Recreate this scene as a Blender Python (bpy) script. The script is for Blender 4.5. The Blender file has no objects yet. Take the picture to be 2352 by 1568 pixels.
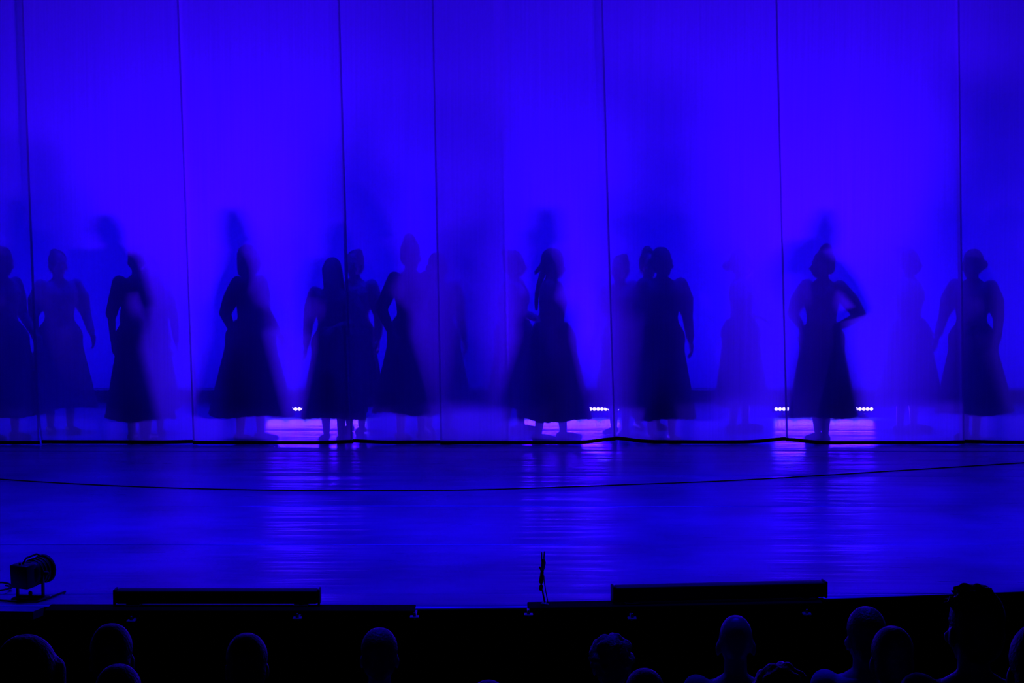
import bpy, bmesh, math, random
import numpy as np
from mathutils import Vector, Matrix

random.seed(7)
SC = bpy.context.scene
COL = SC.collection

# ------------------------------------------------------------------ camera
W, H = 2352, 1568
F = 4560.0                     # focal length in pixels
D = 16.6                       # camera to scrim plane (scrim at Y = 0)
HC = 2.01                      # camera height above the stage floor (Z = 0)
PITCH = math.atan((784 - 470) / F)
cam_d = bpy.data.cameras.new('camera')
cam_d.sensor_width = 36.0
cam_d.lens = F / W * 36.0
cam_d.clip_end = 200
cam = bpy.data.objects.new('camera', cam_d)
COL.objects.link(cam)
cam.location = (0, -D, HC)
cam.rotation_euler = (math.pi / 2 - PITCH, 0, 0)
SC.camera = cam

# ------------------------------------------------------------------ world, exposure
wd = bpy.data.worlds.new('dark_auditorium')
wd.use_nodes = True
wd.node_tree.nodes['Background'].inputs[0].default_value = (0, 0, 0, 1)
wd.node_tree.nodes['Background'].inputs[1].default_value = 0.0
SC.world = wd
SC.view_settings.view_transform = 'Standard'
SC.view_settings.look = 'None'
SC.view_settings.gamma = 1.0
SC.view_settings.use_curve_mapping = False
SC.view_settings.exposure = 0.0
SC.cycles.max_bounces = 8
SC.cycles.transparent_max_bounces = 16
SC.cycles.caustics_reflective = True

BLUE = (0.034, 0.0003, 1.0)            # violet blue of the LED bars
DEEP = (0.004, 0.0002, 1.0)            # deeper blue of the added overhead and backdrop fill lights
BAR_Y = 2.13                           # LED bars on the floor behind the scrim
BAR_X = (-1.85, 0.545, 2.95, -5.45, 5.4)  # last two bars are added out of view to fill the shadows
FLOOD_W = 66.0                         # watts of each wide lamp inside a bar
BEAM_W = (225.0, 70.0, 225.0)          # watts of each narrow lamp inside a bar
LENS_L = 16.0
TOP_W = 240.0                          # added overhead fill on the dancers' strip of floor
BACKDROP_FILL_W = 300.0                           # added low fill that brightens the backdrop from the floor

# fill light added behind the scrim to brighten the floor below the hems
al = bpy.data.lights.new('added_dancers_fill', 'AREA')
al.shape = 'RECTANGLE'; al.size = 11; al.size_y = 0.4
al.energy = TOP_W; al.color = DEEP; al.spread = math.radians(44)
alo = bpy.data.objects.new('added_dancers_fill', al); COL.objects.link(alo)
alo.location = (0, 1.2, 7.2)
alo.rotation_euler = (math.radians(5), 0, 0)

# area light added near the floor, facing upstage, to brighten the backdrop
gl = bpy.data.lights.new('added_backdrop_fill', 'AREA')
gl.shape = 'RECTANGLE'; gl.size = 14; gl.size_y = 0.08
gl.energy = BACKDROP_FILL_W; gl.color = DEEP
glo = bpy.data.objects.new('added_backdrop_fill', gl); COL.objects.link(glo)
glo.location = (0, 3.62, 0.07)
glo.rotation_euler = (math.radians(90 + 38), 0, 0)


# overhead fill added to lift the bare stage front and the audience rims
WASH_W = 270.0
wl = bpy.data.lights.new('added_apron_fill', 'AREA')
wl.shape = 'RECTANGLE'; wl.size = 9; wl.size_y = 0.5
wl.energy = WASH_W; wl.color = DEEP
wlo = bpy.data.objects.new('added_apron_fill', wl); COL.objects.link(wlo)
wlo.location = (0, -4.3, 7.6)
wlo.rotation_euler = (0, 0, 0)
wl.spread = math.radians(66)


def ray(u, v):
    r = Vector((1, 0, 0)); f = Vector((0, math.cos(PITCH), -math.sin(PITCH))); up = Vector((0, math.sin(PITCH), math.cos(PITCH)))
    return f + r * ((u - W / 2) / F) + up * ((H / 2 - v) / F)


def at_y(u, v, Y):                      # a pixel on the vertical plane Y
    d = ray(u, v); t = (Y + D) / d.y
    return Vector((0, -D, HC)) + d * t


def at_z(u, v, Z=0.0):                  # a pixel on the horizontal plane Z
    d = ray(u, v); t = (Z - HC) / d.z
    return Vector((0, -D, HC)) + d * t


def px_x(u, Y):                         # x of a picture column at floor level at depth Y
    d = ray(u, 1000)
    return d.x * (Y + D) / d.y


# ------------------------------------------------------------------ materials
MATS = {}


def mat(name, col, rough=0.6, metal=0.0, spec=0.5, noise=None, bump=None, sheen=0.0, transl=0.0):
    """col = base colour; noise = (scale, amount) tonal mottling; bump = (scale, strength)"""
    m = bpy.data.materials.new(name); m.use_nodes = True
    nt = m.node_tree; b = nt.nodes['Principled BSDF']
    b.inputs['Base Color'].default_value = (*col, 1)
    b.inputs['Roughness'].default_value = rough
    b.inputs['Metallic'].default_value = metal
    b.inputs['Specular IOR Level'].default_value = spec
    if sheen:
        b.inputs['Sheen Weight'].default_value = sheen
        b.inputs['Sheen Roughness'].default_value = 0.4
    tc = nt.nodes.new('ShaderNodeTexCoord')
    if noise:
        n = nt.nodes.new('ShaderNodeTexNoise'); n.inputs['Scale'].default_value = noise[0]; n.inputs['Detail'].default_value = 4
        nt.links.new(tc.outputs['Object'], n.inputs['Vector'])
        r = nt.nodes.new('ShaderNodeValToRGB')
        a = noise[1]
        r.color_ramp.elements[0].position = 0.3; r.color_ramp.elements[1].position = 0.7
        r.color_ramp.elements[0].color = (*[c * (1 - a) for c in col], 1)
        r.color_ramp.elements[1].color = (*[min(1, c * (1 + a)) for c in col], 1)
        nt.links.new(n.outputs['Fac'], r.inputs['Fac'])
        nt.links.new(r.outputs['Color'], b.inputs['Base Color'])
    if bump:
        n2 = nt.nodes.new('ShaderNodeTexNoise'); n2.inputs['Scale'].default_value = bump[0]; n2.inputs['Detail'].default_value = 5
        nt.links.new(tc.outputs['Object'], n2.inputs['Vector'])
        bp = nt.nodes.new('ShaderNodeBump'); bp.inputs['Strength'].default_value = bump[1]; bp.inputs['Distance'].default_value = 0.01
        nt.links.new(n2.outputs['Fac'], bp.inputs['Height'])
        nt.links.new(bp.outputs['Normal'], b.inputs['Normal'])
    if transl:
        out = nt.nodes['Material Output']
        t = nt.nodes.new('ShaderNodeBsdfTranslucent'); t.inputs['Color'].default_value = (*[min(1, c * 1.2) for c in col], 1)
        mx = nt.nodes.new('ShaderNodeMixShader'); mx.inputs[0].default_value = transl
        nt.links.new(b.outputs[0], mx.inputs[1]); nt.links.new(t.outputs[0], mx.inputs[2])
        nt.links.new(mx.outputs[0], out.inputs['Surface'])
    MATS[name] = m
    return m


def scrim_mat(name, transp, transl, streak=0.08):
    """sheer cloth: part see-through, part scattering forward, part scattering back"""
    m = bpy.data.materials.new(name); m.use_nodes = True
    nt = m.node_tree; nt.nodes.remove(nt.nodes['Principled BSDF']); out = nt.nodes['Material Output']
    tp = nt.nodes.new('ShaderNodeBsdfTransparent')
    tl = nt.nodes.new('ShaderNodeBsdfTranslucent'); tl.inputs['Color'].default_value = (.92, .92, .92, 1)
    df = nt.nodes.new('ShaderNodeBsdfDiffuse'); df.inputs['Color'].default_value = (.5, .5, .5, 1)
    m1 = nt.nodes.new('ShaderNodeMixShader'); m1.inputs[0].default_value = 1 - transl
    nt.links.new(tl.outputs[0], m1.inputs[1]); nt.links.new(df.outputs[0], m1.inputs[2])
    m2 = nt.nodes.new('ShaderNodeMixShader')
    nt.links.new(tp.outputs[0], m2.inputs[1]); nt.links.new(m1.outputs[0], m2.inputs[2])
    tc = nt.nodes.new('ShaderNodeTexCoord'); mp = nt.nodes.new('ShaderNodeMapping')
    mp.inputs['Scale'].default_value = (60, 60, 0.8)
    nz = nt.nodes.new('ShaderNodeTexNoise'); nz.inputs['Scale'].default_value = 1.0; nz.inputs['Detail'].default_value = 3
    mr = nt.nodes.new('ShaderNodeMapRange')
    mr.inputs['To Min'].default_value = (1 - transp) - streak; mr.inputs['To Max'].default_value = (1 - transp) + streak
    nt.links.new(tc.outputs['Object'], mp.inputs['Vector']); nt.links.new(mp.outputs[0], nz.inputs['Vector'])
    nt.links.new(nz.outputs['Fac'], mr.inputs['Value']); nt.links.new(mr.outputs[0], m2.inputs[0])
    nt.links.new(m2.outputs[0], out.inputs['Surface'])
    MATS[name] = m


def emit_mat(name, col, s):
    m = bpy.data.materials.new(name); m.use_nodes = True
    nt = m.node_tree; nt.nodes.remove(nt.nodes['Principled BSDF'])
    e = nt.nodes.new('ShaderNodeEmission'); e.inputs[0].default_value = (*col, 1); e.inputs[1].default_value = s
    nt.links.new(e.outputs[0], nt.nodes['Material Output'].inputs['Surface'])
    MATS[name] = m


def vinyl_mat():
    m = mat('black_vinyl', (0.32, 0.32, 0.325), 0.2, spec=0.7, noise=(1.3, .35))
    nt = m.node_tree; b = nt.nodes['Principled BSDF']
    tc = nt.nodes.new('ShaderNodeTexCoord')
    mp = nt.nodes.new('ShaderNodeMapping'); mp.inputs['Scale'].default_value = (0.55, 4.2, 1)
    n = nt.nodes.new('ShaderNodeTexNoise'); n.inputs['Scale'].default_value = 1.6; n.inputs['Detail'].default_value = 3; n.inputs['Distortion'].default_value = .3
    bp = nt.nodes.new('ShaderNodeBump'); bp.inputs['Strength'].default_value = 0.5; bp.inputs['Distance'].default_value = 0.025
    nt.links.new(tc.outputs['Object'], mp.inputs['Vector']); nt.links.new(mp.outputs[0], n.inputs['Vector'])
    nt.links.new(n.outputs['Fac'], bp.inputs['Height']); nt.links.new(bp.outputs['Normal'], b.inputs['Normal'])
    n3 = nt.nodes.new('ShaderNodeTexNoise'); n3.inputs['Scale'].default_value = 2.2; n3.inputs['Detail'].default_value = 6
    mr = nt.nodes.new('ShaderNodeMapRange'); mr.inputs['To Min'].default_value = .22; mr.inputs['To Max'].default_value = .38
    nt.links.new(mp.outputs[0], n3.inputs['Vector']); nt.links.new(n3.outputs['Fac'], mr.inputs['Value']); nt.links.new(mr.outputs[0], b.inputs['Roughness'])


vinyl_mat()
scrim_mat('scrim_voile', 0.35, 0.72)
scrim_mat('scrim_side_hem', 0.06, 0.35, 0.02)
mat('scrim_weight_tape', (0.006, 0.006, 0.008), 0.9, spec=0.1)
mat('cyclorama_cloth', (0.75, 0.75, 0.75), 0.9, spec=0.1, noise=(0.7, .06))
mat('black_paint', (0.002, 0.002, 0.0025), 0.9, spec=0.05, noise=(6, .3))
mat('auditorium_carpet', (0.012, 0.01, 0.012), 0.95, spec=0.05, noise=(20, .4))
mat('black_metal', (0.008, 0.008, 0.009), 0.55, spec=0.25, noise=(15, .3))
mat('lantern_metal', (0.02, 0.02, 0.022), 0.42, spec=0.5, noise=(15, .3), bump=(60, .1))
mat('grey_metal', (0.35, 0.35, 0.36), 0.35, metal=0.9, noise=(20, .2))
mat('rubber_cable', (0.008, 0.008, 0.008), 0.6, spec=0.3)
mat('groove_black', (0.002, 0.002, 0.002), 0.9, spec=0.05)
mat('skin', (0.45, 0.33, 0.27), 0.5, noise=(8, .1))
mat('dark_hair', (0.012, 0.009, 0.008), 0.45, spec=0.5, bump=(120, .4))
mat('audience_hair', (0.16, 0.15, 0.15), 0.34, spec=0.9, noise=(40, .5), bump=(90, .6))
mat('audience_skin', (0.6, 0.52, 0.48), 0.34, spec=0.8, noise=(8, .1))
mat('audience_shirt', (0.25, 0.25, 0.26), 0.75, sheen=0.4, bump=(70, .2))
mat('audience_shirt_pale', (0.7, 0.7, 0.72), 0.75, sheen=0.4, bump=(70, .2))
mat('audience_trousers', (0.01, 0.01, 0.013), 0.8)
mat('blouse_cotton', (0.6, 0.6, 0.6), 0.85, transl=0.35, bump=(40, .2))
mat('bodice_cloth', (0.05, 0.045, 0.05), 0.85, bump=(50, .2))
mat('skirt_cloth', (0.34, 0.32, 0.34), 0.9, transl=0.5, bump=(50, .15))
mat('skirt_cloth_dark', (0.09, 0.085, 0.09), 0.9, transl=0.35, bump=(50, .15))
mat('hem_ribbon', (0.015, 0.012, 0.015), 0.7)
mat('scarf_cloth', (0.12, 0.11, 0.12), 0.85, bump=(50, .2))
mat('shoe_leather', (0.012, 0.01, 0.01), 0.45)
mat('seat_plush', (0.03, 0.008, 0.01), 0.9, sheen=.3)
emit_mat('led_lens', (.2, .16, 1.0), LENS_L)

# ------------------------------------------------------------------ object helpers


def tag(o, label=None, cat=None, group=None, kind=None):
    if label: o['label'] = label
    if cat: o['category'] = cat
    if group: o['group'] = group
    if kind: o['kind'] = kind
    return o


def smooth(me):
    for p in me.polygons: p.use_smooth = True


def add(name, me, m, parent=None, sm=True):
    o = bpy.data.objects.new(name, me); COL.objects.link(o)
    if m is not None and not me.materials: me.materials.append(MATS[m] if isinstance(m, str) else m)
    if parent is not None: o.parent = parent
    if sm: smooth(me)
    return o


def empty(name, loc=(0, 0, 0), rz=0.0):
    o = bpy.data.objects.new(name, None); COL.objects.link(o)
    o.location = loc; o.rotation_euler = (0, 0, rz); o.empty_display_size = .1
    return o


def copy_tree(o, parent=None):
    c = o.copy(); COL.objects.link(c); c.parent = parent
    for ch in list(o.children): copy_tree(ch, c)
    return c


class G:
    """collects vertices and faces"""

    def __init__(s): s.v = []; s.f = []

    def put(s, vs, fs):
        n = len(s.v); s.v += [tuple(v) for v in vs]; s.f += [tuple(i + n for i in f) for f in fs]

    def mesh(s, name='m'):
        me = bpy.data.meshes.new(name); me.from_pydata(s.v, [], s.f); me.update(); return me

    def box(s, c, h, M=None):
        vs = [Vector((c[0] + sx * h[0], c[1] + sy * h[1], c[2] + sz * h[2])) for sx in (-1, 1) for sy in (-1, 1) for sz in (-1, 1)]
        if M is not None: vs = [M @ v for v in vs]
        s.put(vs, [(0, 1, 3, 2), (4, 6, 7, 5), (0, 4, 5, 1), (2, 3, 7, 6), (0, 2, 6, 4), (1, 5, 7, 3)])

    def rings(s, rings, cap=True):
        """rings: list of lists of points, all the same length, joined in order"""
        n = len(rings[0]); vs = [p for r in rings for p in r]; fs = []
        for k in range(len(rings) - 1):
            for i in range(n):
                j = (i + 1) % n
                fs.append((k * n + i, k * n + j, (k + 1) * n + j, (k + 1) * n + i))
        if cap:
            fs.append(tuple(reversed(range(n)))); fs.append(tuple((len(rings) - 1) * n + i for i in range(n)))
        s.put(vs, fs)

    def cone(s, a, b, ra, rb, n=12, M=None):
        """tapered capsule"""
        a = Vector(a); b = Vector(b)
        d = (b - a); L = d.length; d = d.normalized() if L > 1e-6 else Vector((0, 0, 1))
        u = d.orthogonal().normalized(); w = d.cross(u)
        rs = []
        for k in range(1, 5):
            t = k / 4 * math.pi / 2; rs.append((a - d * ra * math.cos(t), ra * math.sin(t)))
        for k in range(0, 4):
            t = k / 4 * math.pi / 2; rs.append((b + d * rb * math.sin(t), rb * math.cos(t)))
        R = []
        for c, r in rs:
            pts = [c + (u * math.cos(2 * math.pi * i / n) + w * math.sin(2 * math.pi * i / n)) * r for i in range(n)]
            R.append([M @ p for p in pts] if M is not None else pts)
        s.rings(R)

    def ell(s, c, r, M=None, n=16, m=10, rot=None):
        R = []
        for k in range(1, m):
            t = math.pi * k / m
            pts = []
            for i in range(n):
                p = Vector((r[0] * math.sin(t) * math.cos(2 * math.pi * i / n), r[1] * math.sin(t) * math.sin(2 * math.pi * i / n), -r[2] * math.cos(t)))
                if rot is not None: p = rot @ p
                p = p + Vector(c)
                pts.append(M @ p if M is not None else p)
            R.append(pts)
        s.rings(R)

    def tube(s, pts, r, n=8):
        pts = [Vector(p) for p in pts]; R = []
        u = None
        for k, p in enumerate(pts):
            d = (pts[min(k + 1, len(pts) - 1)] - pts[max(k - 1, 0)]).normalized()
            u = d.orthogonal().normalized() if u is None else (u - d * u.dot(d)).normalized()
            w = d.cross(u); rr = r[k] if isinstance(r, (list, tuple)) else r
            R.append([p + (u * math.cos(2 * math.pi * i / n) + w * math.sin(2 * math.pi * i / n)) * rr for i in range(n)])
        s.rings(R)


def bevelled(me, w, seg=2):
    bm = bmesh.new(); bm.from_mesh(me)
    bmesh.ops.bevel(bm, geom=list(bm.edges), offset=w, segments=seg, affect='EDGES', profile=.5)
    bm.to_mesh(me); bm.free(); return me


def solid(g, voxel=0.011, it=3, ratio=0.4):
    """melt overlapping closed shapes into one continuous skin"""
    me = g.mesh('raw'); o = bpy.data.objects.new('raw', me); COL.objects.link(o)
    md = o.modifiers.new('r', 'REMESH'); md.mode = 'VOXEL'; md.voxel_size = voxel; md.use_smooth_shade = True
    s = o.modifiers.new('s', 'SMOOTH'); s.factor = .5; s.iterations = it
    if ratio < 1:
        d = o.modifiers.new('d', 'DECIMATE'); d.ratio = ratio
    dg = bpy.context.evaluated_depsgraph_get()
    out = bpy.data.meshes.new_from_object(o.evaluated_get(dg))
    bpy.data.objects.remove(o); bpy.data.meshes.remove(me)
    out.materials.clear()
    smooth(out)
    return out


# ------------------------------------------------------------------ the setting
# stage floor: front edge follows the pictured line
edge_px = [(-400, 1393), (0, 1393), (300, 1396), (955, 1399), (1210, 1397), (1560, 1388), (1897, 1376), (2352, 1358), (2800, 1340)]
edge = [at_z(u, v) for u, v in edge_px]
edge = [Vector((-9, edge[0].y, 0))] + edge + [Vector((9, edge[-1].y + .6, 0))]


def edge_y(x):
    for a, b in zip(edge, edge[1:]):
        if a.x <= x <= b.x:
            return a.y + (b.y - a.y) * (x - a.x) / (b.x - a.x)
    return edge[-1].y


floor = empty('floor'); tag(floor, kind='structure')
# deck under the vinyl
g = G()
n = len(edge)
top = [Vector((p.x, p.y, -0.006)) for p in edge] + [Vector((9, 6.2, -0.006)), Vector((-9, 6.2, -0.006))]
bot = [Vector((p.x, p.y, -1.25)) for p in top]
k = len(top)
g.put(top + bot, [tuple(range(k))] + [tuple(reversed(range(k, 2 * k)))] + [(i, i + k, (i + 1) % k + k, (i + 1) % k) for i in range(k)])
add('stage_deck', g.mesh('stage_deck'), 'black_paint', floor, sm=False)
# small ledge that juts out at the lantern's corner
pl = [at_z(u, v, -.001) for u, v in ((-80, 1386), (118, 1388), (76, 1404), (-80, 1402))]
g = G(); g.put([p for p in pl] + [p - Vector((0, 0, .04)) for p in pl], [(0, 3, 2, 1), (4, 5, 6, 7), (0, 1, 5, 4), (1, 2, 6, 5), (2, 3, 7, 6), (3, 0, 4, 7)])
add('apron_ledge', g.mesh('apron_ledge'), 'black_vinyl', floor, sm=False)
# vinyl dance-floor strips rolled across the stage, joints between them
joints = [-7.9, -6.42, -4.93, -3.43, -1.96, -0.47, 1.0, 2.48, 3.95, 5.4]
for ya, yb in zip(joints, joints[1:]):
    nx = 72; xs = [-8.9 + 17.8 * i / nx for i in range(nx + 1)]
    prof = [(ya + .004, -.006), (ya + .006, -.0015), (ya + .02, -.0002)] + [(ya + .02 + (yb - ya - .04) * i / 6, 0) for i in range(1, 6)] + [(yb - .02, -.0002), (yb - .006, -.0015), (yb - .004, -.006)]
    vs = []; m_ = len(prof)
    for x in xs:
        ey = edge_y(x) + .004
        for (y, z) in prof:
            w = .012 * math.sin(x * .9 + ya * 3) + .006 * math.sin(x * 2.3 + ya)
            inner = -0.5 if ya > -0.6 else 0
            vs.append(Vector((x, max(y + w, ey), z)))
    if max(v.y for v in vs) - min(v.y for v in vs) < .05: continue
    fs = [(i * m_ + j, (i + 1) * m_ + j, (i + 1) * m_ + j + 1, i * m_ + j + 1) for i in range(nx) for j in range(m_ - 1)]
    g = G(); g.put(vs, fs); me = g.mesh('vinyl_strip')
    bm = bmesh.new(); bm.from_mesh(me); bmesh.ops.dissolve_degenerate(bm, dist=1e-5, edges=bm.edges); bm.to_mesh(me); bm.free()
    add('vinyl_strip', me, 'black_vinyl', floor)

# dark curved joint that sweeps across the stage floor
arc_px = [(-60, 1096), (30, 1103), (200, 1113), (400, 1121), (620, 1126), (850, 1127), (1100, 1125), (1400, 1115), (1700, 1103), (2000, 1085), (2352, 1063), (2450, 1056)]
pts = [at_z(u, v) for u, v in arc_px]
fine = []
for i in range(len(pts) - 1):                      # Catmull-Rom through the points
    p0, p1, p2, p3 = pts[max(i - 1, 0)], pts[i], pts[i + 1], pts[min(i + 2, len(pts) - 1)]
    for s_ in range(6):
        t = s_ / 6
        fine.append(.5 * ((2 * p1) + (p2 - p0) * t + (2 * p0 - 5 * p1 + 4 * p2 - p3) * t * t + (3 * p1 - p0 - 3 * p2 + p3) * t ** 3))
fine.append(pts[-1])
g = G(); g.tube([(p.x, p.y, .002) for p in fine], .011, 8)
me = g.mesh('trim_1')
for v in me.vertices: v.co.z = .0005 + (v.co.z - .002) * .35 + .002
tag(add('trim_1', me, 'groove_black'), kind='structure')

# backdrop and masking
g = G()
R = []
for i in range(41):
    x = -8.5 + 17 * i / 40
    R.append([Vector((x, 5.1 + .02 * math.sin(x * 3.1), .004)), Vector((x, 5.1 + .02 * math.sin(x * 3.1), 8.5)), Vector((x, 5.13 + .02 * math.sin(x * 3.1), 8.5)), Vector((x, 5.13 + .02 * math.sin(x * 3.1), .004))])
g.rings(R)
tag(add('wall_back', g.mesh('wall_back'), 'cyclorama_cloth'), kind='structure')
for side, x in (('left', -8.6), ('right', 8.6)):
    g = G(); g.box((x, 2.5, 4.25), (.05, 2.7, 4.25))
    tag(add('wall_' + side, g.mesh('wall_' + side), 'black_paint', sm=False), kind='structure')

# low black trough, made up as housing for the added backdrop fill
g = G(); g.box((0, 3.56, .06), (7.05, .012, .06)); g.box((0, 3.62, .008), (7.05, .06, .008))
tag(add('trim_2', g.mesh('trim_2'), 'black_paint', sm=False), kind='structure')

# raked floor of the stalls
def stalls_z(y):                       # height of the stalls floor at depth y
    d = y + D
    return -1.06 + max(0, (8.5 - d)) * 0.165


g = G()
ys = [-6.0, -8.1, -20.0]
vs = []
for y in ys:
    for x in (-9, 9): vs.append(Vector((x, y, stalls_z(y) if y < -6.5 else -1.06)))
vs += [Vector((v.x, v.y, -1.5)) for v in vs]
g.put(vs, [(0, 2, 3, 1), (2, 4, 5, 3), (6, 7, 9, 8), (8, 9, 11, 10), (0, 1, 7, 6), (4, 10, 11, 5), (0, 6, 8, 2), (2, 8, 10, 4), (1, 3, 9, 7), (3, 5, 11, 9)])
tag(add('floor_stalls', g.mesh('floor_stalls'), 'auditorium_carpet', sm=False), kind='structure')

# ------------------------------------------------------------------ scrim panels
# (x at picture top, x at the floor) of left and right edge; layer offset in Y; lifted corners
PANELS = [
    ((-330, -290), (56, 94), -0.05, (0, 0), 'sheer scrim panel, mostly beyond the first dark seam, before a dancer with a bowed head'),
    ((48, 88), (418, 454), 0, (0, 0.004), 'sheer scrim panel hanging before the dancer with bare shoulders'),
    ((409, 446), (782, 812), -0.05, (0.004, 0.012), 'sheer scrim panel hanging before the dancer with bobbed hair'),
    ((772, 804), (1157, 1172), 0, (0.012, 0), 'sheer scrim panel whose edge lies behind the overlapping neighbour panel'),
    ((992, 1012), (1384, 1413), -0.05, (-0.004, 0.034), 'sheer scrim panel overlapping its neighbour, before the dancer with the long braid'),
    ((1376, 1407), (1787, 1810), 0, (0.036, 0.03), 'sheer scrim panel between the two lifted corners, before the dancer in bonnet'),
    ((1779, 1803), (2201, 2212), -0.05, (0.03, 0.006), 'sheer scrim panel before the dancer with hands on hips'),
    ((2193, 2204), (2620, 2628), 0, (0.006, 0), 'sheer scrim panel mostly past the last seam, before the dancer in pale blouse'),
]
ZTOP = 6.4
for (lt, lb), (rt, rb), oy, (liftl, liftr), lab in PANELS:
    root = empty('scrim_panel', (0, 0, 0))
    A0, A1 = at_y(lb, 1022, 0), at_y(lt, 0, 0)
    B0, B1 = at_y(rb, 1022, 0), at_y(rt, 0, 0)

    def xa(z): return A0.x + (A1.x - A0.x) * (z - A0.z) / (A1.z - A0.z)
    def xb(z): return B0.x + (B1.x - B0.x) * (z - B0.z) / (B1.z - B0.z)
    seed = lb * .013

    def P(s, z, hem=0.0):
        lift = liftl * math.exp(-((s) / .14) ** 2) + liftr * math.exp(-((1 - s) / .14) ** 2)
        zz = z if z > .5 else z + lift * (1 - z / .5)
        x = xa(z) + (xb(z) - xa(z)) * s
        hook = .03 * math.exp(-z / .12) if lb == 88 and s < .1 else 0
        y = oy + (.010 * math.sin(s * 5.0 + seed) + .005 * math.sin(s * 11 + seed * 2)) * (1 - .3 * z / ZTOP) + .006 * math.sin(z * 1.3 + seed)
        return Vector((x + hook, y + hem, zz))
    zs = [.004 + .03, .07, .12, .2, .3, .42, .56] + [.56 + (ZTOP - .56) * (i + 1) / 22 for i in range(22)]
    zb = [.006, .034]
    ns = 30
    eps = .016 / (xb(1) - xa(1))

    def sheet(s0, s1, zlist, n_, hem=0.0):
        vs = [P(s0 + (s1 - s0) * i / n_, z, hem) for z in zlist for i in range(n_ + 1)]
        fs = [(k * (n_ + 1) + i, k * (n_ + 1) + i + 1, (k + 1) * (n_ + 1) + i + 1, (k + 1) * (n_ + 1) + i) for k in range(len(zlist) - 1) for i in range(n_)]
        gg = G(); gg.put(vs, fs); return gg.mesh('scrim')
    add('cloth', sheet(eps, 1 - eps, zs, ns), 'scrim_voile', root)
    add('side_hem', sheet(0, eps, zs, 1), 'scrim_side_hem', root)
    add('side_hem', sheet(1 - eps, 1, zs, 1), 'scrim_side_hem', root)
    # weighted bottom hem: a flattened tube
    R = []
    for i in range(ns + 1):
        s = i / ns; c = P(s, .02)
        R.append([c + Vector((0, .007 * math.cos(t), .0155 * math.sin(t))) for t in [2 * math.pi * q / 10 for q in range(10)]])
    gg = G(); gg.rings(R)
    add('bottom_hem', gg.mesh('bottom_hem'), 'scrim_weight_tape', root)
    tag(root, lab, 'curtain', 'sheer scrim panels hung across the stage')

# ------------------------------------------------------------------ LED bars
def led_bar(name, loc, rz, lit, length=.94, hgt=.062, dep=.07, aim=None):
    root = empty(name, loc, rz)                    # faces local -Y
    zc = (.052 if lit else .008) + hgt / 2
    g = G(); g.box((0, 0, zc), (length / 2, dep / 2, hgt / 2)); add('housing', bevelled(g.mesh('housing'), .012, 3), 'black_metal', root)
    for s in (-1, 1):
        g = G(); g.box((s * (length / 2 + .006), 0, zc), (.006, dep / 2 + .003, hgt / 2 + .003)); add('end_cap', bevelled(g.mesh('end_cap'), .004, 2), 'black_metal', root)
        # foot: base plate, upright, knob
        xf = s * (length / 2 - .085)
        g = G(); fh = .005 if lit else .003; g.box((xf, 0, fh), (.035, .065, fh)); g.box((xf, 0, .03 if lit else .008), (.008, .02, .026 if lit else .005))
        ft = add('foot', g.mesh('foot'), 'black_metal', root, sm=False)
        g = G(); kz = .034 if lit else .016; ky = 0 if lit else -.03; g.cone((xf, ky - .02, kz), (xf, ky - .036, kz), .008, .01, 10); add('knob', g.mesh('knob'), 'grey_metal', ft)
    if lit:
        n = 26; pitch = .036
        g = G()
        R = []
        for r, y in ((.0176, 0), (.0170, -.004), (.012, -.008), (.005, -.0095)):
            R.append([Vector((r * math.cos(t), y, r * math.sin(t))) for t in [2 * math.pi * q / 12 for q in range(12)]])
        g.rings(R); lm = g.mesh('lens'); lm.materials.append(MATS['led_lens']); smooth(lm)
        for i in range(n):
            o = add('lens', lm, None, root); o.location = ((i - (n - 1) / 2) * pitch, -dep / 2 - .001, zc)
        for j in range(5):
            for watts, (ax_, az_, ang) in ((FLOOD_W * aim[4], (0, .82, 124)), (aim[3], aim[:3])):
                l = bpy.data.lights.new('bar_lamp', 'SPOT'); l.energy = watts; l.color = BLUE
                l.spot_size = math.radians(ang); l.spot_blend = 1.0; l.shadow_soft_size = .10
                o = bpy.data.objects.new('bar_lamp', l); COL.objects.link(o); o.parent = root
                o.location = ((j - 2) * length * .2, -dep / 2 - .07, zc)
                o.rotation_euler = Vector((ax_, -1.0, az_)).to_track_quat('-Z', 'Y').to_euler()
    return root


AIM = [(-.7, 2.1, 76, BEAM_W[0], 1.0), (-.3, .75, 64, BEAM_W[1], 1.1), (-.4, 2.1, 76, BEAM_W[2], 1.0), (0, .9, 90, 5.0, .4), (0, .9, 90, 5.0, .4)]
LAB = ['lit LED bar on the floor between dancer with bobbed hair and the shorter dancer',
       'lit LED bar on the floor just behind the dancer with the long braid',
       'lit LED bar on the floor behind the dancer with hands on hips',
       'lit LED bar added out of view as fill light, past the dancer with bowed head',
       'lit LED bar added out of view as fill light, past the dancer in pale puffed blouse']
for x, a, lab in zip(BAR_X, AIM, LAB):
    tag(led_bar('led_bar', (x, BAR_Y, 0), 0, True, aim=a), lab, 'stage light', 'lit LED bars on the floor behind the scrim')

# ------------------------------------------------------------------ people
def frame_head(zc, yaw, pitch=0, roll=0):
    return Matrix.Translation((0, 0, zc)) @ Matrix.Rotation(yaw, 4, 'Z') @ Matrix.Rotation(pitch, 4, 'X') @ Matrix.Rotation(roll, 4, 'Y')


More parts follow.
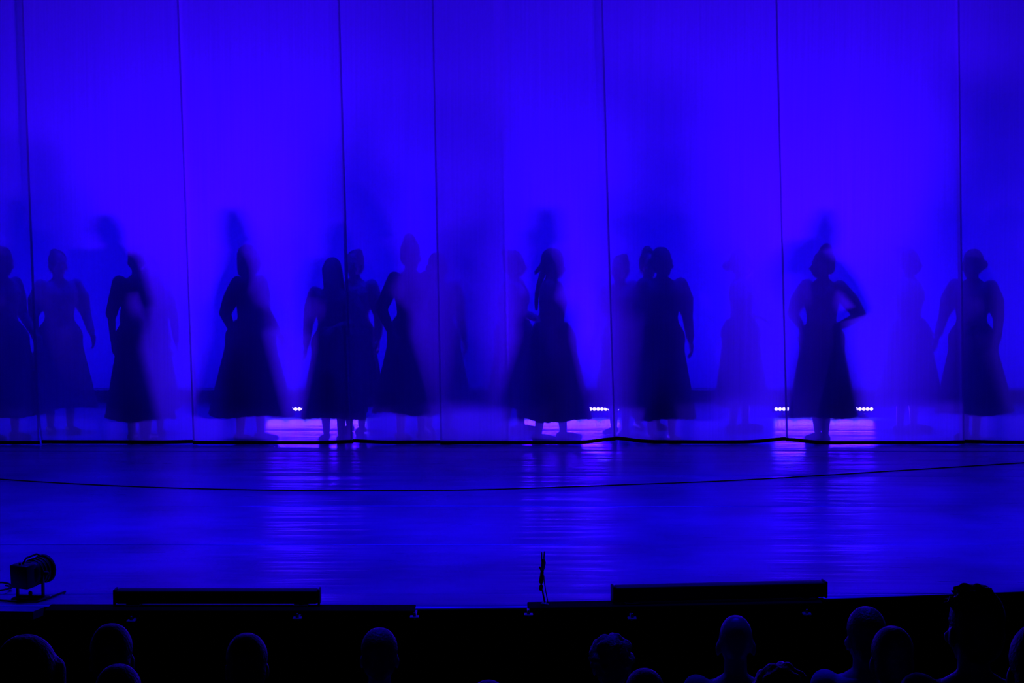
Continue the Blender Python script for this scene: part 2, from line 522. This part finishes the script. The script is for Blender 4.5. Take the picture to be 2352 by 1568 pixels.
def put_head(g, M):
    """head pieces around the base of the skull (face towards -Y)"""
    g.ell((0, .008, .115), (.072, .092, .098), M)              # cranium
    g.ell((0, -.03, .055), (.055, .062, .075), M)              # face
    g.ell((0, -.055, .0), (.032, .03, .026), M)                # chin
    g.cone((0, -.088, .085), (0, -.108, .052), .009, .014, 8, M)  # nose
    g.ell((0, -.088, .022), (.024, .012, .012), M)             # mouth
    g.ell((0, -.078, .108), (.05, .016, .014), M)              # brow
    for s in (-1, 1):
        g.ell((s * .03, -.078, .085), (.014, .012, .011), M, 10, 6)      # eye
        g.ell((s * .045, -.062, .055), (.022, .022, .022), M, 10, 6)     # cheek
        g.ell((s * .076, .012, .068), (.011, .022, .034), M, 10, 8)      # ear


def put_hand(g, wrist, d, side_dir):
    """palm, four bent fingers of unequal length, a thumb at the side of the palm"""
    w = Vector(wrist); d = Vector(d).normalized(); s = Vector(side_dir); s = (s - d * s.dot(d)).normalized(); nrm = d.cross(s)
    for o in (-.02, 0, .02): g.cone(w + s * o * .6, w + d * .075 + s * o, .015, .013, 8)
    for k, (o, L) in enumerate(((-.033, .06), (-.011, .075), (.011, .08), (.033, .07))):
        a = w + d * .08 + s * o
        b = a + d * L * .5 + nrm * .008 + s * o * .12
        c = b + d * L * .42 + nrm * .022
        g.cone(a, b, .0085, .008, 8); g.cone(b, c, .008, .007, 8)
    a = w + d * .02 + s * .026; b = a + d * .035 + s * .03; c = b + d * .032 + s * .008 + nrm * .01
    g.cone(a, b, .012, .0105, 8); g.cone(b, c, .0105, .008, 8)


TORSO = [(.80, .10, .085, .0), (.87, .158, .112, .005), (.93, .162, .115, .008), (1.00, .135, .098, 0), (1.06, .118, .086, -.004), (1.13, .128, .092, -.006),
         (1.21, .148, .108, -.014), (1.28, .158, .108, -.008), (1.34, .150, .090, .004), (1.385, .10, .070, .012), (1.41, .058, .056, .014)]


def ring(z, rx, ry, cy, cx=0, n=20):
    return [Vector((cx + rx * math.cos(2 * math.pi * i / n), cy + ry * math.sin(2 * math.pi * i / n), z)) for i in range(n)]


ARMS = {  # elbow, wrist for the side +1 (mirrored for -1)
    'down': ((.232, .03, 1.085), (.245, -.03, .86)),
    'skirt': ((.275, .05, 1.10), (.275, -.10, .90)),
    'hips': ((.345, .07, 1.10), (.175, -.06, 1.0)),
    'front': ((.235, .01, 1.09), (.06, -.20, 1.04)),
    'back': ((.24, .09, 1.10), (.06, .16, .96)),
    'out': ((.33, -.02, 1.17), (.42, -.16, .98)),
    'lap': ((.195, -.02, 1.08), (.09, -.24, .97)),
}


def arm_pts(kind, s, sh=(.165, .01, 1.35)):
    e, w = ARMS[kind]
    f = lambda p: Vector((p[0] * s, p[1], p[2]))
    return f(sh), f(e), f(w)


def build_body(armL, armR, step=0.0, yaw=0.0, hpitch=0.0, seated=False):
    g = G()
    g.rings([ring(z, rx, ry, cy) for z, rx, ry, cy in TORSO])
    g.cone((0, .014, 1.38), (0, .006, 1.49), .052, .048)
    M = frame_head(1.452, yaw, hpitch)
    put_head(g, M)
    for s, kind in ((1, armL), (-1, armR)):
        a, b, c = arm_pts(kind, s)
        g.cone(a, b, .048, .038); g.cone(b, c, .037, .025)
        put_hand(g, c, (c - b).normalized() * .8 + Vector((0, -.1, -.35)), (0, -1, 0) if kind in ('down', 'skirt', 'out') else (-s, -.2, .3))
        hip = Vector((s * .085, .008, .88))
        if seated:
            knee = Vector((s * .11, -.42, .89)); ank = Vector((s * .12, -.46, .47))
            g.cone(hip, knee, .085, .058); g.cone(knee, ank, .055, .036)
            g.cone(ank + Vector((0, .03, -.03)), ank + Vector((0, -.15, -.045)), .034, .03)
        else:
            yo = -step * s; ro = 0.02 if step else 0
            knee = Vector((s * .085, yo * .6 - .02, .475)); ank = Vector((s * .08, yo + .01, .075))
            g.cone(hip, knee, .082, .053); g.cone(knee, knee * .55 + ank * .45 + Vector((0, .012, 0)), .05, .05); g.cone(knee * .55 + ank * .45 + Vector((0, .012, 0)), ank, .05, .033)
            g.cone(ank + Vector((0, .03, -.04)), ank + Vector((s * ro, -.13, -.05)), .03, .024)
    if seated:
        for i, v in enumerate(g.v): g.v[i] = (v[0], v[1], v[2] - .38)
    me = solid(g, .0085, 3, .35)
    me.name = 'person'
    return me


def build_blouse(armL, armR, puff=.072, low=1.0, long_sleeve=True):
    g = G()
    rs = [ring(z, rx * 1.07 + .008, ry * 1.07 + .008, cy) for z, rx, ry, cy in TORSO if low <= z <= 1.39]
    g.rings(rs)
    for s, kind in ((1, armL), (-1, armR)):
        a, b, c = arm_pts(kind, s)
        mid = a * .5 + b * .5
        g.cone(a, mid, .062, puff); g.cone(mid, b, puff, .052)
        if long_sleeve: g.cone(b, b * .15 + c * .85, .05, .036)
    me = solid(g, .011, 2, .4); me.name = 'blouse'; return me


def build_skirt(hx, hy, hem=.21, pleats=22, dx=0.0, dy=0.0, waist=1.03, seed=0, curve=.75, band=None):
    """pleated skirt wall from waist to hem; returns the skirt or a band of it"""
    n = 132; rows = 16
    def pt(i, t, off=0.0):
        a = 2 * math.pi * i / n
        z = waist + (hem - waist) * t
        k = t ** curve
        rx = .128 + (hx - .128) * k; ry = .098 + (hy - .098) * k
        hipb = .035 * math.exp(-((t - .14) / .1) ** 2)
        w = (.05 * math.sin(a * 3 + seed) + .03 * math.sin(a * 5 + seed * 2)) * t
        pl = .075 * t ** 1.2 * math.sin(a * pleats + .6 * math.sin(a * 4 + seed)) * .6
        r = 1 + w + pl
        zz = z + .012 * t * math.sin(a * 3 + seed * 1.7) + .006 * t * math.sin(a * pleats)
        return Vector(((rx + hipb + off) * r * math.cos(a) + dx * k, (ry + hipb + off) * r * math.sin(a) + dy * k, zz))
    g = G()
    if band is None:
        ts = [k / rows for k in range(rows + 1)]
        R = [[pt(i, t) for i in range(n)] for t in ts]
        R += [[pt(i, t, -.004) for i in range(n)] for t in reversed(ts)]      # inner side: the cloth has thickness
        R.append(R[0])
        g.rings(R, cap=False)
        me = g.mesh('skirt')
        bm = bmesh.new(); bm.from_mesh(me); bmesh.ops.remove_doubles(bm, verts=bm.verts, dist=1e-5); bmesh.ops.recalc_face_normals(bm, faces=bm.faces); bm.to_mesh(me); bm.free()
    else:
        t0, t1 = band
        R = [[pt(i, t0, .002) for i in range(n)], [pt(i, (t0 + t1) / 2, .005) for i in range(n)], [pt(i, t1, .002) for i in range(n)]]
        g.rings(R, cap=False); me = g.mesh('hem_band')
    return me


def build_hair(style, yaw=0, hpitch=0, base=1.452):
    g = G(); M = frame_head(base, yaw, hpitch)
    g.ell((0, .022, .128), (.082, .094, .096), M)
    g.ell((0, .05, .075), (.074, .062, .085), M)
    if style == 'bun':
        g.ell((0, .085, .19), (.045, .045, .042), M)
    elif style == 'topknot':
        g.ell((0, .03, .205), (.056, .06, .058), M); g.ell((0, .035, .235), (.04, .042, .04), M)
    elif style == 'lowbun':
        g.ell((0, .135, .07), (.05, .042, .048), M)
    elif style == 'bob':
        for s in (-1, 1): g.cone((s * .06, .0, .12), (s * .066, .01, .0), .04, .034, 12, M)
        g.cone((0, .06, .1), (0, .06, -.005), .06, .055, 12, M)
    elif style == 'long':
        for s in (-1, 1): g.cone((s * .06, .01, .12), (s * .07, .03, -.13), .038, .034, 12, M)
        g.cone((0, .065, .1), (0, .085, -.2), .06, .05, 12, M)
    elif style == 'braid':
        pts_ = [(0, .085, .06), (0.005, .088, -.02), (-.004, .10, -.09), (.005, .108, -.17), (-.003, .105, -.25), (.003, .095, -.32)]
        for k, (a, b) in enumerate(zip(pts_, pts_[1:])): g.cone(a, b, .032 - .003 * k, .026 - .003 * k, 10, M)
    elif style == 'curly':
        rnd = random.Random(5)
        for _ in range(70):
            a = rnd.uniform(0, 2 * math.pi); t = rnd.uniform(-.3, 1.0); q = math.sqrt(max(0, 1 - (t * .97) ** 2))
            r_ = rnd.uniform(.016, .026)
            g.ell((.086 * q * math.cos(a), .03 + .096 * q * math.sin(a), .118 + .102 * t), (r_, r_, r_), M, 8, 6)
    elif style == 'tuft':
        rnd = random.Random(9)
        for q in range(46):
            a = rnd.uniform(0, 2 * math.pi); k_ = math.sqrt(rnd.random())
            x_ = .07 * k_ * math.cos(a); y_ = .015 + .07 * k_ * math.sin(a)
            z_ = .128 + .09 * math.sqrt(max(0.05, 1 - k_ * k_ * .8))
            p = Vector((x_, y_, z_ - .008)); L_ = rnd.uniform(.01, .028)
            g.cone(p, p + Vector((.022 + x_ * .25 + rnd.uniform(-.012, .012), rnd.uniform(-.015, .015), L_)), .012, .005, 8, M)
    me = solid(g, .0085, 2, .4); me.name = 'hair'; return me


def build_scarf(yaw, hpitch=0):
    g = G(); M = frame_head(1.452, yaw, hpitch)
    g.ell((0, .018, .132), (.086, .102, .099), M); g.ell((0, .06, .08), (.07, .06, .07), M)
    g.cone((0, .1, .06), (.03, .15, .0), .026, .012, 10, M); g.cone((0, .1, .06), (-.03, .145, -.01), .026, .012, 10, M)
    me = solid(g, .0085, 2, .4); me.name = 'headscarf'; return me


def build_shoe(s, step):
    yo = -step * s; ank = Vector((s * .08, yo + .01, .075)); ro = .02 if step else 0
    g = G()
    g.cone(ank + Vector((0, .035, -.046)), ank + Vector((0, -.05, -.048)), .033, .034); g.cone(ank + Vector((0, -.05, -.048)), ank + Vector((s * ro, -.145, -.054)), .036, .025)
    me = solid(g, .008, 2, .5)
    for v in me.vertices: v.co.z = max(v.co.z, 0.0)
    me.name = 'shoe'; return me


DG = 'dancers in full skirts behind the scrim'


def dancer(px, p, face, label, tall=1.66, arms=('down', 'down'), step=0.0, yaw=0.0, hpitch=0.0, hair='bun', skirt=(.32, .23), hem=.21, dx=0, dy=0, blouse='blouse_cotton', sk='skirt_cloth', puff=.072, scarf=False, bands=True, apron=False, sd=0, long_sleeve=True):
    sc = tall / 1.66
    body = add('person', build_body(arms[0], arms[1], step, math.radians(yaw), math.radians(hpitch)), 'skin')
    body.location = (px_x(px, p), p, 0.001); body.rotation_euler = (0, 0, math.radians(face)); body.scale = (sc, sc, sc)
    add('blouse', build_blouse(arms[0], arms[1], puff, long_sleeve=long_sleeve), blouse, body)
    s = add('skirt', build_skirt(*skirt, hem=hem, dx=dx, dy=dy, seed=sd), sk, body)
    s.rotation_euler.z = -math.radians(face)
    if bands:
        for b in ((.80, .815), (.84, .855), (.975, 1.0)):
            add('hem_band', build_skirt(*skirt, hem=hem, dx=dx, dy=dy, seed=sd, band=b), 'hem_ribbon', s)
    if scarf:
        add('hair', build_hair(hair, math.radians(yaw), math.radians(hpitch)), 'dark_hair', body)
        add('headscarf', build_scarf(math.radians(yaw), math.radians(hpitch)), 'scarf_cloth', body)
    else:
        add('hair', build_hair(hair, math.radians(yaw), math.radians(hpitch)), 'dark_hair', body)
    for q in (1, -1): add('shoe', build_shoe(q, step), 'shoe_leather', body)
    # waistband
    g = G(); g.rings([ring(1.0, .142, .108, 0), ring(1.02, .140, .108, 0), ring(1.045, .134, .102, 0)], cap=True); add('waistband', g.mesh('waistband'), 'hem_ribbon', body)
    tag(body, label, 'person', DG)
    return body


# near the cloth
dancer(12, .34, 60, 'dancer with bowed head beyond the first dark seam of the scrim', 1.64, ('skirt', 'down'), .05, 0, 8, 'bun', (.36, .23), .22, sd=1)
dancer(322, .27, 170, 'dancer with sloping bare shoulders and small high-set head, arms hanging', 1.66, ('down', 'down'), .03, 10, 0, 'lowbun', (.29, .22), .19, blouse='bodice_cloth', puff=.058, sd=2, long_sleeve=False)
dancer(578, .27, 62, 'dancer with bobbed hair and stand-up collar seen in three-quarter profile', 1.66, ('skirt', 'back'), .05, 10, 0, 'bob', (.35, .22), .22, blouse='bodice_cloth', sd=3)
dancer(766, .27, -8, 'shorter dancer with long loose hair facing the audience in a pale blouse', 1.55, ('front', 'down'), .05, -10, 10, 'long', (.28, .23), .22, sk='skirt_cloth_dark', sd=4, bands=False)
dancer(946, .36, 40, 'dancer with tall upswept hair standing before the doubled overlapping cloth', 1.70, ('down', 'skirt'), .04, -10, 0, 'topknot', (.30, .23), .23, blouse='bodice_cloth', puff=.06, sd=5)
dancer(1268, .31, 82, 'dancer in headscarf with long braid down the back, in sharp profile', 1.62, ('back', 'down'), .1, 5, 8, 'braid', (.31, .23), .19, dx=.03, sk='skirt_cloth_dark', scarf=True, sd=6, bands=False)
dancer(1520, .27, 12, 'dancer in loose bonnet-like hair with pale blouse and dark skirt', 1.64, ('down', 'down'), .04, 25, 0, 'lowbun', (.27, .23), .2, sk='skirt_cloth_dark', sd=7, bands=False, puff=.085)
dancer(1885, .26, -40, 'dancer with hands on hips and high bun, face in profile', 1.62, ('hips', 'hips'), .07, -45, 0, 'topknot', (.29, .23), .22, sd=8, puff=.08, sk='skirt_cloth_dark')
dancer(2228, .34, -35, 'dancer in pale puffed blouse with swinging skirt beside the last seam', 1.62, ('down', 'skirt'), .08, -20, 5, 'lowbun', (.33, .25), .24, dx=.03, sd=9, puff=.085)
# deeper on the stage
dancer(140, .88, 35, 'dancer with puffed sleeves deeper upstage next to the first dark seam', 1.60, ('skirt', 'down'), .04, 0, 0, 'bun', (.33, .24), .24, sd=10, puff=.088)
dancer(348, .78, 15, 'dancer almost hidden upstage of the bare-shouldered dancer', 1.54, ('down', 'down'), .04, 0, 0, 'bob', (.28, .24), .25, sd=11)
dancer(816, .86, -20, 'dancer almost hidden upstage of the shorter long-haired dancer', 1.60, ('down', 'down'), .04, 0, 0, 'bun', (.28, .24), .25, sd=17)
dancer(1008, .82, 25, 'dancer upstage whose skirt spreads behind the upswept-haired dancer', 1.58, ('down', 'down'), .04, 10, 0, 'lowbun', (.30, .23), .25, sd=16)
dancer(1182, .90, 75, 'dancer in lace blouse seen through the doubled overlap of cloth', 1.60, ('front', 'down'), .05, 0, 0, 'bun', (.24, .22), .24, sd=12, puff=.08)
dancer(1422, .72, -30, 'dancer in pale skirt upstage by the lifted corner of the cloth', 1.56, ('down', 'down'), .04, 0, 0, 'bun', (.22, .18), .26, sd=13, blouse='blouse_cotton', puff=.08)
dancer(1488, 1.16, 20, 'dancer almost hidden upstage of the dancer in bonnet-like hair', 1.58, ('down', 'down'), .04, 0, 0, 'topknot', (.24, .18), .25, sd=18)
dancer(1700, 1.0, 85, 'dancer upstage in profile with banded hem, between bonnet and hip-posed dancers', 1.60, ('front', 'down'), .06, 0, 0, 'lowbun', (.24, .25), .25, sd=14)
dancer(2085, .95, 70, 'dancer upstage with broad puffed sleeve past the end of a light bar', 1.62, ('skirt', 'down'), .05, 0, 0, 'bun', (.30, .26), .25, sd=15, puff=.092)

# ------------------------------------------------------------------ front of the stage
def footlight(u0, u1, vbase, lab, hgt=.07):
    a = at_z(u0, vbase[0]); b = at_z(u1, vbase[1])
    L = (b - a).length; c = (a + b) / 2; ang = math.atan2(b.y - a.y, b.x - a.x)
    r = led_bar('footlight_bar', (c.x, c.y, .0075), ang + math.pi, False, L - .03, hgt, .08)
    return tag(r, lab, 'stage light', 'unlit light bars along the stage edge')


footlight(262, 738, (1391, 1391), 'unlit black light bar on the stage edge near the small lantern')
footlight(1404, 1897, (1387, 1375), 'unlit black light bar on the stage edge nearer the microphone stand', .078)

# black boards that lie along the edge
def board(u0, u1, v0, v1, w, lab):
    a = at_z(u0, v0); b = at_z(u1, v1)
    g = G()
    pts = [Vector((a.x, a.y + .012, 0)), Vector((b.x, b.y + .012, 0)), Vector((b.x, b.y - w, 0)), Vector((a.x, a.y - w, 0))]
    lo = [p + Vector((0, 0, -.012)) for p in pts]; hi = [p + Vector((0, 0, .007)) for p in pts]
    g.put(hi + lo, [(0, 3, 2, 1), (4, 5, 6, 7), (0, 1, 5, 4), (1, 2, 6, 5), (2, 3, 7, 6), (3, 0, 4, 7)])
    tag(add('edge_board', bevelled(g.mesh('edge_board'), .003, 1), 'black_paint', sm=False), lab, 'board', 'black boards along the stage edge')


board(116, 955, 1391, 1392, .14, 'black board along the stage edge under the lantern-side light bar')
board(1211, 1880, 1386, 1374, .14, 'black board along the stage edge carrying the microphone stand')

# small bright-edged clamps under the light bars
clamp_me = None
for u, v, lab in ((302, 1427, 0), (683, 1421, 0), (1214, 1413, 0), (1452, 1421, 0), (1853, 1411, 0), (952, 1418, 0)):
    p = at_z(u, v, -.05); p = at_y(u, v, edge_y(p.x) - .20)
    if clamp_me is None:
        g = G(); g.box((0, 0, .004), (.022, .022, .004)); g.cone((0, -.004, .006), (0, -.004, .022), .009, .007, 10)
        g.box((0, .11, -.008), (.006, .09, .006)); clamp_me = bevelled(g.mesh('edge_clamp'), .002, 1); clamp_me.materials.append(MATS['grey_metal'])
    o = add('edge_clamp', clamp_me, None, sm=False); o.location = p
    tag(o, 'small metal clamp jutting from the black stage front below the edge', 'clamp', 'metal clamps on the stage front')

# stage lantern
base = at_z(70, 1374)
root = empty('stage_lantern', (base.x, base.y, 0), 0)
ax = Vector((.33, .93, .07)).normalized()               # the lens points up the stage
cen = Vector((0.006, 0, .132))
Q = ax.to_track_quat('Y', 'Z').to_matrix().to_4x4()
ML = Matrix.Translation(cen) @ Q
g = G(); g.box((0, -.058, 0), (.055, .04, .06), ML); add('rear_box', bevelled(g.mesh('rear_box'), .008, 2), 'lantern_metal', root)
g = G()
R = []
for y, r, sq in ((-.035, .062, .85), (.0, .064, .5), (.05, .064, .2), (.095, .064, 0)):
    ringp = []
    for q in range(24):
        t = 2 * math.pi * q / 24; c, s = math.cos(t), math.sin(t)
        k = 1 / max(abs(c), abs(s)); rr = r * ((1 - sq) + sq * min(k, 1.25) * .92)
        ringp.append(ML @ Vector((rr * c, y, rr * s)))
    R.append(ringp)
g.rings(R); add('housing', g.mesh('housing'), 'lantern_metal', root)
for y in (.015, .04, .065):
    g = G(); R = []
    for yy, r in ((y - .004, .064), (y - .003, .07), (y + .003, .07), (y + .004, .064)):
        R.append([ML @ Vector((r * math.cos(2 * math.pi * q / 24), yy, r * math.sin(2 * math.pi * q / 24))) for q in range(24)])
    g.rings(R); add('cooling_fin', g.mesh('cooling_fin'), 'lantern_metal', root)
g = G(); R = []
for yy, r in ((.09, .066), (.092, .074), (.107, .074), (.109, .066)):
    R.append([ML @ Vector((r * math.cos(2 * math.pi * q / 24), yy, r * math.sin(2 * math.pi * q / 24))) for q in range(24)])
g.rings(R); add('lens_ring', g.mesh('lens_ring'), 'black_metal', root)
g = G(); g.cone(ML @ Vector((0, -.08, .056)), ML @ Vector((0, -.08, .066)), .006, .006, 8); add('knob', g.mesh('knob'), 'black_metal', root)
g = G(); g.tube([ML @ Vector((0, -.06, .06)), ML @ Vector((0, -.03, .085)), ML @ Vector((0, .05, .088)), ML @ Vector((0, .085, .068))], .005, 8); add('handle', g.mesh('handle'), 'black_metal', root)
# U-shaped yoke standing on the floor
g = G()
for s in (-1, 1):
    g.box((s * .068, 0, .078), (.005, .013, .068))
g.box((0, 0, .012), (.073, .013, .005)); add('yoke', bevelled(g.mesh('yoke'), .002, 1), 'lantern_metal', root)
g = G(); g.cone((0, 0, .014), (0, 0, .028), .009, .011, 10); add('yoke_bolt', g.mesh('yoke_bolt'), 'black_metal', root)
g = G(); g.box((0, 0, .004), (.085, .05, .004)); add('base_plate', bevelled(g.mesh('base_plate'), .002, 1), 'black_metal', root)
for s in (-1, 1):
    g = G(); g.cone((s * .074, 0, .132), (s * .088, 0, .132), .012, .014, 10); add('tilt_knob', g.mesh('tilt_knob'), 'black_metal', root)
root.rotation_euler = (0, 0, math.radians(-8))
tag(root, 'small black stage lantern on a U-shaped yoke at the corner of the stage edge', 'stage light')

# looped cable by the lantern
g = G()
c0 = at_z(-8, 1358)
loop = [Vector((c0.x + .075 * math.cos(t) * (1 - t * .02), c0.y + .11 * math.sin(t), .006 + .012 * (1 + math.sin(t * .5)))) for t in [i * .3 for i in range(26)]]
lead = [at_z(u, v) + Vector((0, 0, .006)) for u, v in ((0, 1381), (40, 1384), (85, 1384), (112, 1376), (130, 1368), (150, 1361))]
g.tube(loop, .005, 8); g2 = G()
tag(add('power_cable', g.mesh('power_cable'), 'rubber_cable'), 'thin black cable coiled on the stage floor beside the lantern', 'cable')
g2.tube(lead, .005, 8)
tag(add('power_cable', g2.mesh('power_cable'), 'rubber_cable'), 'thin black cable running past the foot of the lantern', 'cable')

# microphone stand on the edge
mb = at_z(1253, 1388, .007)
root = empty('microphone_stand', (mb.x, mb.y, .007))
sc_ = (mb.y + D) / F                     # metres per pixel there


def mp_(u, v, dy=0): return Vector(((u - 1253) * sc_, dy, (1388 - v) * sc_))


g = G(); g.cone(mp_(1250, 1386), mp_(1253, 1390), .018, .018, 14); b_ = g.mesh('base')
for v in b_.vertices: v.co.z = max(0, min(.012, v.co.z * .6))
add('base', b_, 'grey_metal', root)
g = G(); g.tube([mp_(1252, 1388), mp_(1249, 1372), mp_(1246, 1356), mp_(1243, 1350)], .0042, 8); add('stem', g.mesh('stem'), 'black_metal', root)
g = G(); g.tube([mp_(1259, 1386, .01), mp_(1254, 1360, .01), mp_(1250, 1335, .01), mp_(1249, 1320, .01)], .0024, 8); add('cable', g.mesh('cable'), 'rubber_cable', root)
g = G(); g.cone(mp_(1242, 1352), mp_(1243, 1345), .009, .010, 12); add('joint', g.mesh('joint'), 'black_metal', root)
g = G(); g.cone(mp_(1243, 1342), mp_(1243, 1336), .004, .004); g.cone(mp_(1243, 1334), mp_(1245, 1311), .012, .0085, 12); add('clip', g.mesh('clip'), 'black_metal', root)
g = G()
for s in (-1, 1): g.cone(mp_(1245, 1312), mp_(1245 + 6 * s, 1300), .0045, .0035, 8)
add('fork', g.mesh('fork'), 'black_metal', root)
g = G(); g.cone(mp_(1246, 1303), mp_(1248, 1290), .010, .0125, 14); g.cone(mp_(1248, 1290), mp_(1247, 1284), .0125, .011, 14); add('microphone_head', g.mesh('microphone_head'), 'grey_metal', root)
g = G(); g.cone(mp_(1244, 1284), mp_(1244, 1266), .0042, .003, 8); g.cone(mp_(1249, 1284), mp_(1250, 1264), .0042, .003, 8); add('aerial', g.mesh('aerial'), 'grey_metal', root)
tag(root, 'short microphone stand with pale head standing at the stage edge', 'microphone')

# ------------------------------------------------------------------ audience
seat_proto = empty('theatre_seat')
g = G(); g.box((0, -.04, .335), (.22, .2, .045)); add('seat', bevelled(g.mesh('seat'), .02, 2), 'seat_plush', seat_proto)
g = G(); g.box((0, .225, .56), (.22, .03, .24)); add('backrest', bevelled(g.mesh('backrest'), .025, 2), 'seat_plush', seat_proto)
for s in (-1, 1):
    g = G(); g.box((s * .232, 0, .29), (.013, .18, .29)); add('side_panel', bevelled(g.mesh('side_panel'), .008, 1), 'black_metal', seat_proto)
tag(seat_proto, 'plush theatre seat with an audience member sitting in it', 'seat', 'theatre seats of the stalls')
seat_used = [False]
AG = 'audience members seen from behind'


def sitter(u, vtop, d, label, hair='short', shirt='audience_shirt', yaw=0, tilt=0, wide=1.0, bald=False):
    """u, vtop: crown of the head in the picture; d: distance from the camera along the stalls"""
    y = d - D
    crown = at_y(u, vtop, y)
    zf = stalls_z(y + .0)
    tall = (crown.z - zf) / 1.292
    sy = min(max(tall, .85), 1.12)
    zoff = crown.z - 1.292 * sy
    if zoff - zf > .0: pass
    body = add('person', build_body('lap', 'lap', 0, math.radians(yaw), math.radians(tilt), seated=True), 'audience_skin')
    body.scale = (wide * (.5 + .5 * sy), .5 + .5 * sy, sy)
    body.location = (crown.x, y, zoff); body.rotation_euler = (0, 0, math.pi)
    me = build_blouse('lap', 'lap', .062, low=.86)
    for v in me.vertices: v.co.z -= .38
    me.name = 'shirt'
    add('shirt', me, shirt, body)
    if not bald:
        h = build_hair(hair, math.radians(yaw), math.radians(tilt))
        for v in h.vertices: v.co.z -= .38
        add('hair', h, 'audience_hair', body)
    else:
        pass
    g = G()
    for s in (1, -1):
        g.cone((s * .085, .01, .5), (s * .11, -.41, .51), .098, .07); g.cone((s * .11, -.41, .51), (s * .12, -.455, .14), .068, .05)
    g.ell((0, .01, .52), (.17, .125, .11))
    t = solid(g, .014, 2, .4); t.name = 'trousers'; add('trousers', t, 'audience_trousers', body)
    tag(body, label, 'person', AG)
    s = seat_proto if not seat_used[0] else copy_tree(seat_proto)
    seat_used[0] = True
    s.location = (crown.x, y, zoff); s.rotation_euler = (0, 0, math.pi); s.scale = (1, 1, sy)
    return body


sitter(62, 1455, 5.7, 'large dim audience head with loose hair in the corner below the lantern', 'bob', wide=1.1)
sitter(256, 1430, 7.5, 'audience member with rounded crown and rim-lit ear, below the lantern-side light bar', 'short', yaw=8)
sitter(275, 1523, 6.6, 'audience head overlapping the one with rim-lit ear, a lit patch on its crown', 'short', yaw=-6)
sitter(566, 1452, 7.5, 'lone audience head below the end of the lantern-side light bar', 'short', yaw=10)
sitter(872, 1440, 8.4, 'very dim audience head below the gap between the edge boards', 'short')
sitter(1122, 1560, 7.5, 'crown of an audience head just showing below the microphone stand', 'short')
sitter(1405, 1460, 8.4, 'dim audience head with tousled hair beside the microphone stand light bar', 'curly')
sitter(1480, 1533, 7.5, 'low audience head with a soft lit crown in front of the tousled one', 'short')
sitter(1690, 1407, 8.4, 'audience member with smooth brightly lit crown, below the light bar', 'short', bald=True)
sitter(1792, 1528, 6.6, 'low dim audience head between the smooth crown and the pair of heads', 'curly')
sitter(1986, 1391, 8.4, 'audience member with lit side of face and shoulder, behind a nearer dark head', 'short', shirt='audience_shirt_pale', yaw=12)
sitter(2048, 1436, 7.5, 'dark round audience head overlapping the neighbour with the lit shoulder', 'short')
sitter(2238, 1345, 6.6, 'tall audience member with tousled tuft and pale shirt', 'tuft', shirt='audience_shirt_pale', yaw=15, wide=1.06)
sitter(2382, 1430, 5.7, 'audience member half seen beside the tall one with the tousled tuft', 'short')
